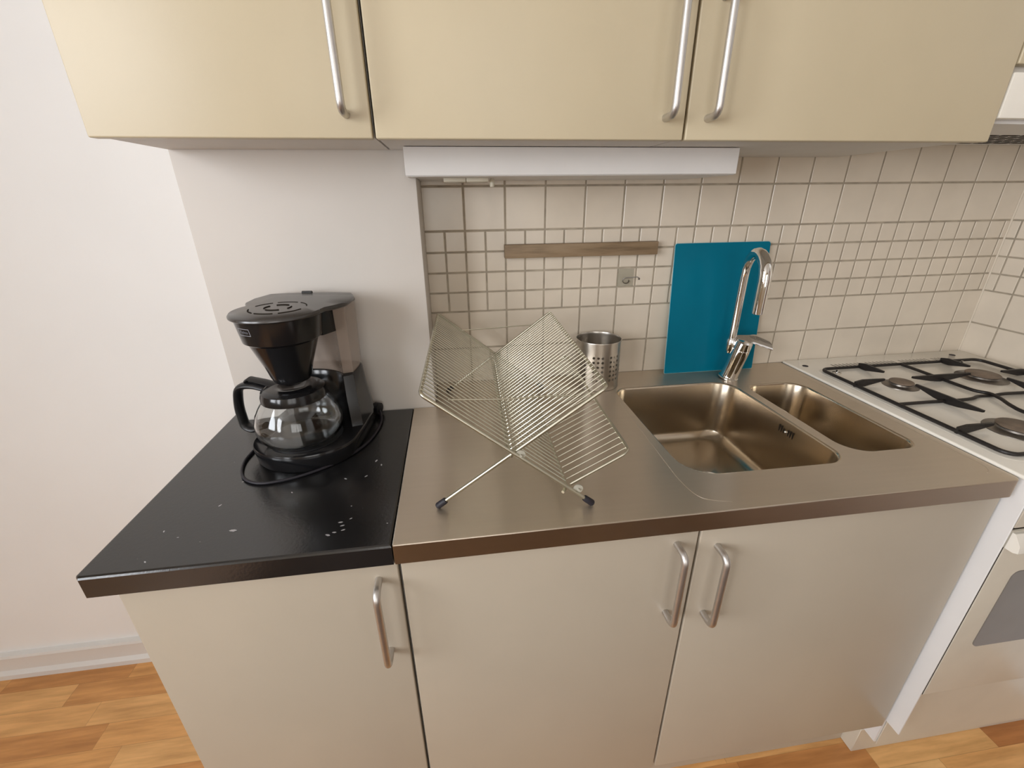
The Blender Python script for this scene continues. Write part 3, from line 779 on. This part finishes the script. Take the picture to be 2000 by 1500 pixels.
hd = Vector((-0.955, 0.28, 0)).normalized(); hp = lambda r, z: Vector((pc[0], pc[1], ZP + z)) + hd * r
hpts = round_path([hp(.052, .098), hp(.085, .106), hp(.118, .100), hp(.128, .056), hp(.126, .014), hp(.108, .006), hp(.082, .016)], .018, 5)
side = Vector((-hd.y, hd.x, 0)); lo = []
for i, p in enumerate(hpts):
    t = (hpts[min(i + 1, len(hpts) - 1)] - hpts[max(i - 1, 0)]).normalized(); nn = t.cross(side).normalized()
    lo.append([tuple(p + side * (math.cos(a) * .0115) + nn * (math.sin(a) * .0066)) for a in [2 * PI * k / 14 for k in range(14)]])
link('pot_handle', MB().loft(lo), M['black_satin'], ca)
th = [hp(.030, .106), hp(.060, .113), hp(.088, .118), hp(.098, .112)]
lo = [[tuple(p + side * (math.cos(a) * w_) + Vector((0, 0, math.sin(a) * .0035))) for a in [2 * PI * k / 12 for k in range(12)]] for p, w_ in zip(th, (.012, .011, .009, .006))]
link('lid_lever', MB().loft(lo), M['black_satin'], ca)

# ------------------------------------------------------------------ stove
sx0, sx1, sfy = 0.9475, 1.5600, -0.629
sv = thing('gas_stove', 'white freestanding gas stove with oven, right of the sink', 'stove', (1.25, -0.3, 0))
link('stove_body', MB().box(0.9520, sx1, -0.594, -0.012, .0965, .9085, .001, 1), M['white_metal'], sv)
link('side_flange', MB().box(0.9500, 0.9530, sfy, -0.5935, .1900, .9085, .0006, 1), M['white_metal'], sv)
link('side_gap_shade', MB().box(0.9442, 0.9497, -0.5870, -0.5830, .20, .874), M['gap'], sv)  # dark strip standing in for the shade between cabinet and stove
link('stove_plinth', MB().box(0.9450, sx1, -0.5650, -0.450, .001, .0945, .001, 1).box(0.9575, sx1, -0.5975, -0.5945, .09, .331, .0008, 1), M['oven_front'], sv)
hbt = MB().box(0.9445, 1.5665, -0.628, -0.002, .9090, .9172, .0035, 3)
hb_ = link('hob_top', hbt, M['white_enamel'], sv, angle=50)
link('hob_pan', MB().loft([[(x, y, z) for x, y in rrect(0.974 + e, 1.535 - e, -0.575 + e, -0.086 - e, .030, 8)] for e, z in ((0, .9165), (.0012, .9174), (.003, .9178))]), M['white_enamel'], hb_)
# vent slots and the two screw caps along the back edge
for i in range(30):
    if i % 9 == 8: continue
    x = 1.058 + i * .0125
    vt = MB().add([(x, -.079, .9182), (x + .0028, -.079, .9182), (x + .0028 - .0015, -.058, .9182), (x - .0015, -.058, .9182)], [(0, 1, 2, 3)])
    link('vent_slot', vt, M['gap'], hb_, fixn=False)
for x, y in ((0.977, -0.056), (1.492, -0.042)):
    link('screw_cap', MB().lathe([(.0078, 0), (.0075, .0012), (.0001, .0014)], (x, y, .9172), 20), M['rubber'], hb_)
for x, y, r in ((1.110, -0.227, .026), (1.374, -0.214, .036), (1.124, -0.474, .036), (1.388, -0.474, .026)):
    bn = link('burner', MB().lathe([(r * 1.52, .0), (r * 1.50, .0016), (r * 1.20, .0025), (r * 1.02, .0050), (r * .98, .0085), (r * .80, .0100), (.0001, .0100)], (x, y, .9177), 40), M['burner'] if 'burner' in M else M['satin'], sv)
    link('burner_cap', MB().lathe([(r * .6, .0095), (r * 1.0, .0098), (r * 1.02, .0115), (r * .97, .0130), (.0001, .0138)], (x, y, .9177), 40), M['cap'] if 'cap' in M else M['oven_front'], bn)
# oven front
link('control_panel', MB().box(0.9560, sx1, sfy, -0.5945, .8125, .9085, .001, 1), M['oven_front'], sv)
link('door_gap_shade', MB().box(0.9565, 1.559, -0.6235, -0.6185, .8035, .8130).box(0.9531, 0.9590, -0.6270, -0.6000, .336, .7660).box(0.9575, 1.559, -0.6150, -0.6000, .3300, .3368), M['gap'], sv)  # dark plates standing in for the shade around the oven door
dr_ = link('oven_door', MB().box(0.9590, sx1, sfy, -0.5975, .3365, .8040, .002, 2), M['oven_front'], sv)
hz = MB(); hz.loft([[(0.9570, y, z) for y, z in ((-.629, .803), (-.634, .803), (-.647, .785), (-.649, .770), (-.642, .7665), (-.629, .7665))], [(1.5590, y, z) for y, z in ((-.629, .803), (-.634, .803), (-.647, .785), (-.649, .770), (-.642, .7665), (-.629, .7665))]], smooth=False)
link('oven_handle', hz, M['white_enamel'], dr_)
wn = MB(); wo = rrect(1.012, 1.500, .486, .700, .016, 5); wn.loft([[(x, -.6285, z) for x, z in wo], [(x, -.6305, z) for x, z in wo]], smooth=False)
link('oven_window', wn, M['oven_glass'], dr_)

# pan support lying on the hob
ps = thing('pan_support', 'black enamelled wire pan support lying on the gas hob', 'pan support', (1.245, -0.33, .918))
gx0, gx1, gy0, gy1, gz = 0.986, 1.505, -0.560, -0.100, 0.9235
rimp = [(x, y, gz) for x, y in rrect(gx0, gx1, gy0, gy1, .022, 6)]
fr = MB().tube(rimp, .0042, 10, closed=True)
mx_, my_ = 1.245, -0.335
fr.tube(smooth_path([(mx_, gy1, gz), (mx_, -.20, gz), (mx_ - .001, -.275, gz), (mx_ + .004, -.300, gz), (mx_ + .012, -.320, gz + .002), (mx_ + .002, -.350, gz + .003), (mx_ - .016, -.385, gz + .002), (mx_ - .020, -.42, gz), (mx_ - .004, -.50, gz), (mx_, gy0, gz)], 5), .0040, 10)
fr.tube(smooth_path([(gx0, my_, gz), (1.06, my_, gz), (1.150, my_ - .002, gz), (1.190, my_ + .001, gz), (1.225, my_ + .013, gz - .002), (1.265, my_ + .013, gz - .003), (1.30, my_ + .012, gz), (1.40, my_ + .008, gz), (gx1, my_ + .006, gz)], 5), .0040, 10)
link('support_frame', fr, M['cast_iron'], ps)
def finger(ax_, ay_, bx_, by_, both=False):
    # an upright blade, full height over the frame and tapering to a point at the burner
    A = Vector((ax_, ay_, 0)); B = Vector((bx_, by_, 0)); d = (B - A); l = d.length; d.normalize(); s = Vector((-d.y, d.x, 0)) * .0026
    prof = [(0, -.004), (0, .010), (l * .25, .0145), (l, .0135), (l, .0085), (l * .35, -.004)] if not both else \
           [(0, .0085), (0, .0135), (l * .5, .0145), (l, .0135), (l, .0085), (l * .68, -.002), (l * .5, -.005), (l * .32, -.002)]
    l1 = [tuple(A + d * t + s + Vector((0, 0, gz + h))) for t, h in prof]; l2 = [tuple(A + d * t - s + Vector((0, 0, gz + h))) for t, h in prof]
    link('finger', MB().loft([l1, l2], smooth=False), M['cast_iron'], ps)
for bx in (1.112, 1.383):
    finger(bx, gy1 + .004, bx, -.172); finger(bx, gy0 - .004, bx, -.510)
    finger(bx, -.262, bx, -.415, True)
for by in (-.218, -.467):
    finger(gx0 - .004, by, 1.066, by); finger(gx1 + .004, by, 1.425, by)
    finger(1.150, by, 1.325, by, True)
for x, y in ((1.02, -.122), (1.43, -.118)):
    cp_ = MB().lathe([(.011, 0), (.011, .001), (.004, .002), (.003, .010), (.0001, .011)], (x, y, .9179), 16)
    link('clamp_screw', cp_, M['chrome'], ps)

# ------------------------------------------------------------------ extractor hood and cabinet above it
eh = thing('extractor_hood', 'white extractor hood with slotted underside above the stove', 'extractor hood', (1.26, -0.17, 1.50))
link('hood_body', MB().box(0.9580, 1.560, -0.328, -0.003, 1.4985, 1.5740, .001, 1), M['white_metal'], eh)
link('hood_front', MB().box(0.9580, 1.560, -0.3485, -0.3300, 1.5045, 1.5740, .0015, 2), M['white_enamel'], eh)
sl = MB()
for cx in [0.975 + .0545 * i for i in range(11)]:
    for k in range(7):
        y = -.185 + k * .023
        sl.box(cx, cx + .044, y, y + .0085, 1.4975, 1.4990)
link('hood_slots', sl, M['gap'], eh)
t4 = thing('wall_cabinet', 'cream wall cabinet above the white extractor hood', 'cabinet', (1.26, -0.15, 1.58), 0, 'cream wall cabinets')
link('cabinet_body', MB().box(0.9580, 1.560, -0.3285, -0.003, 1.5760, 2.12), M['carcass'], t4)
link('door', MB().box(0.9580, 1.560, UY, -0.3300, 1.5860, 2.12, 0.002, 3), M['cream'], t4)
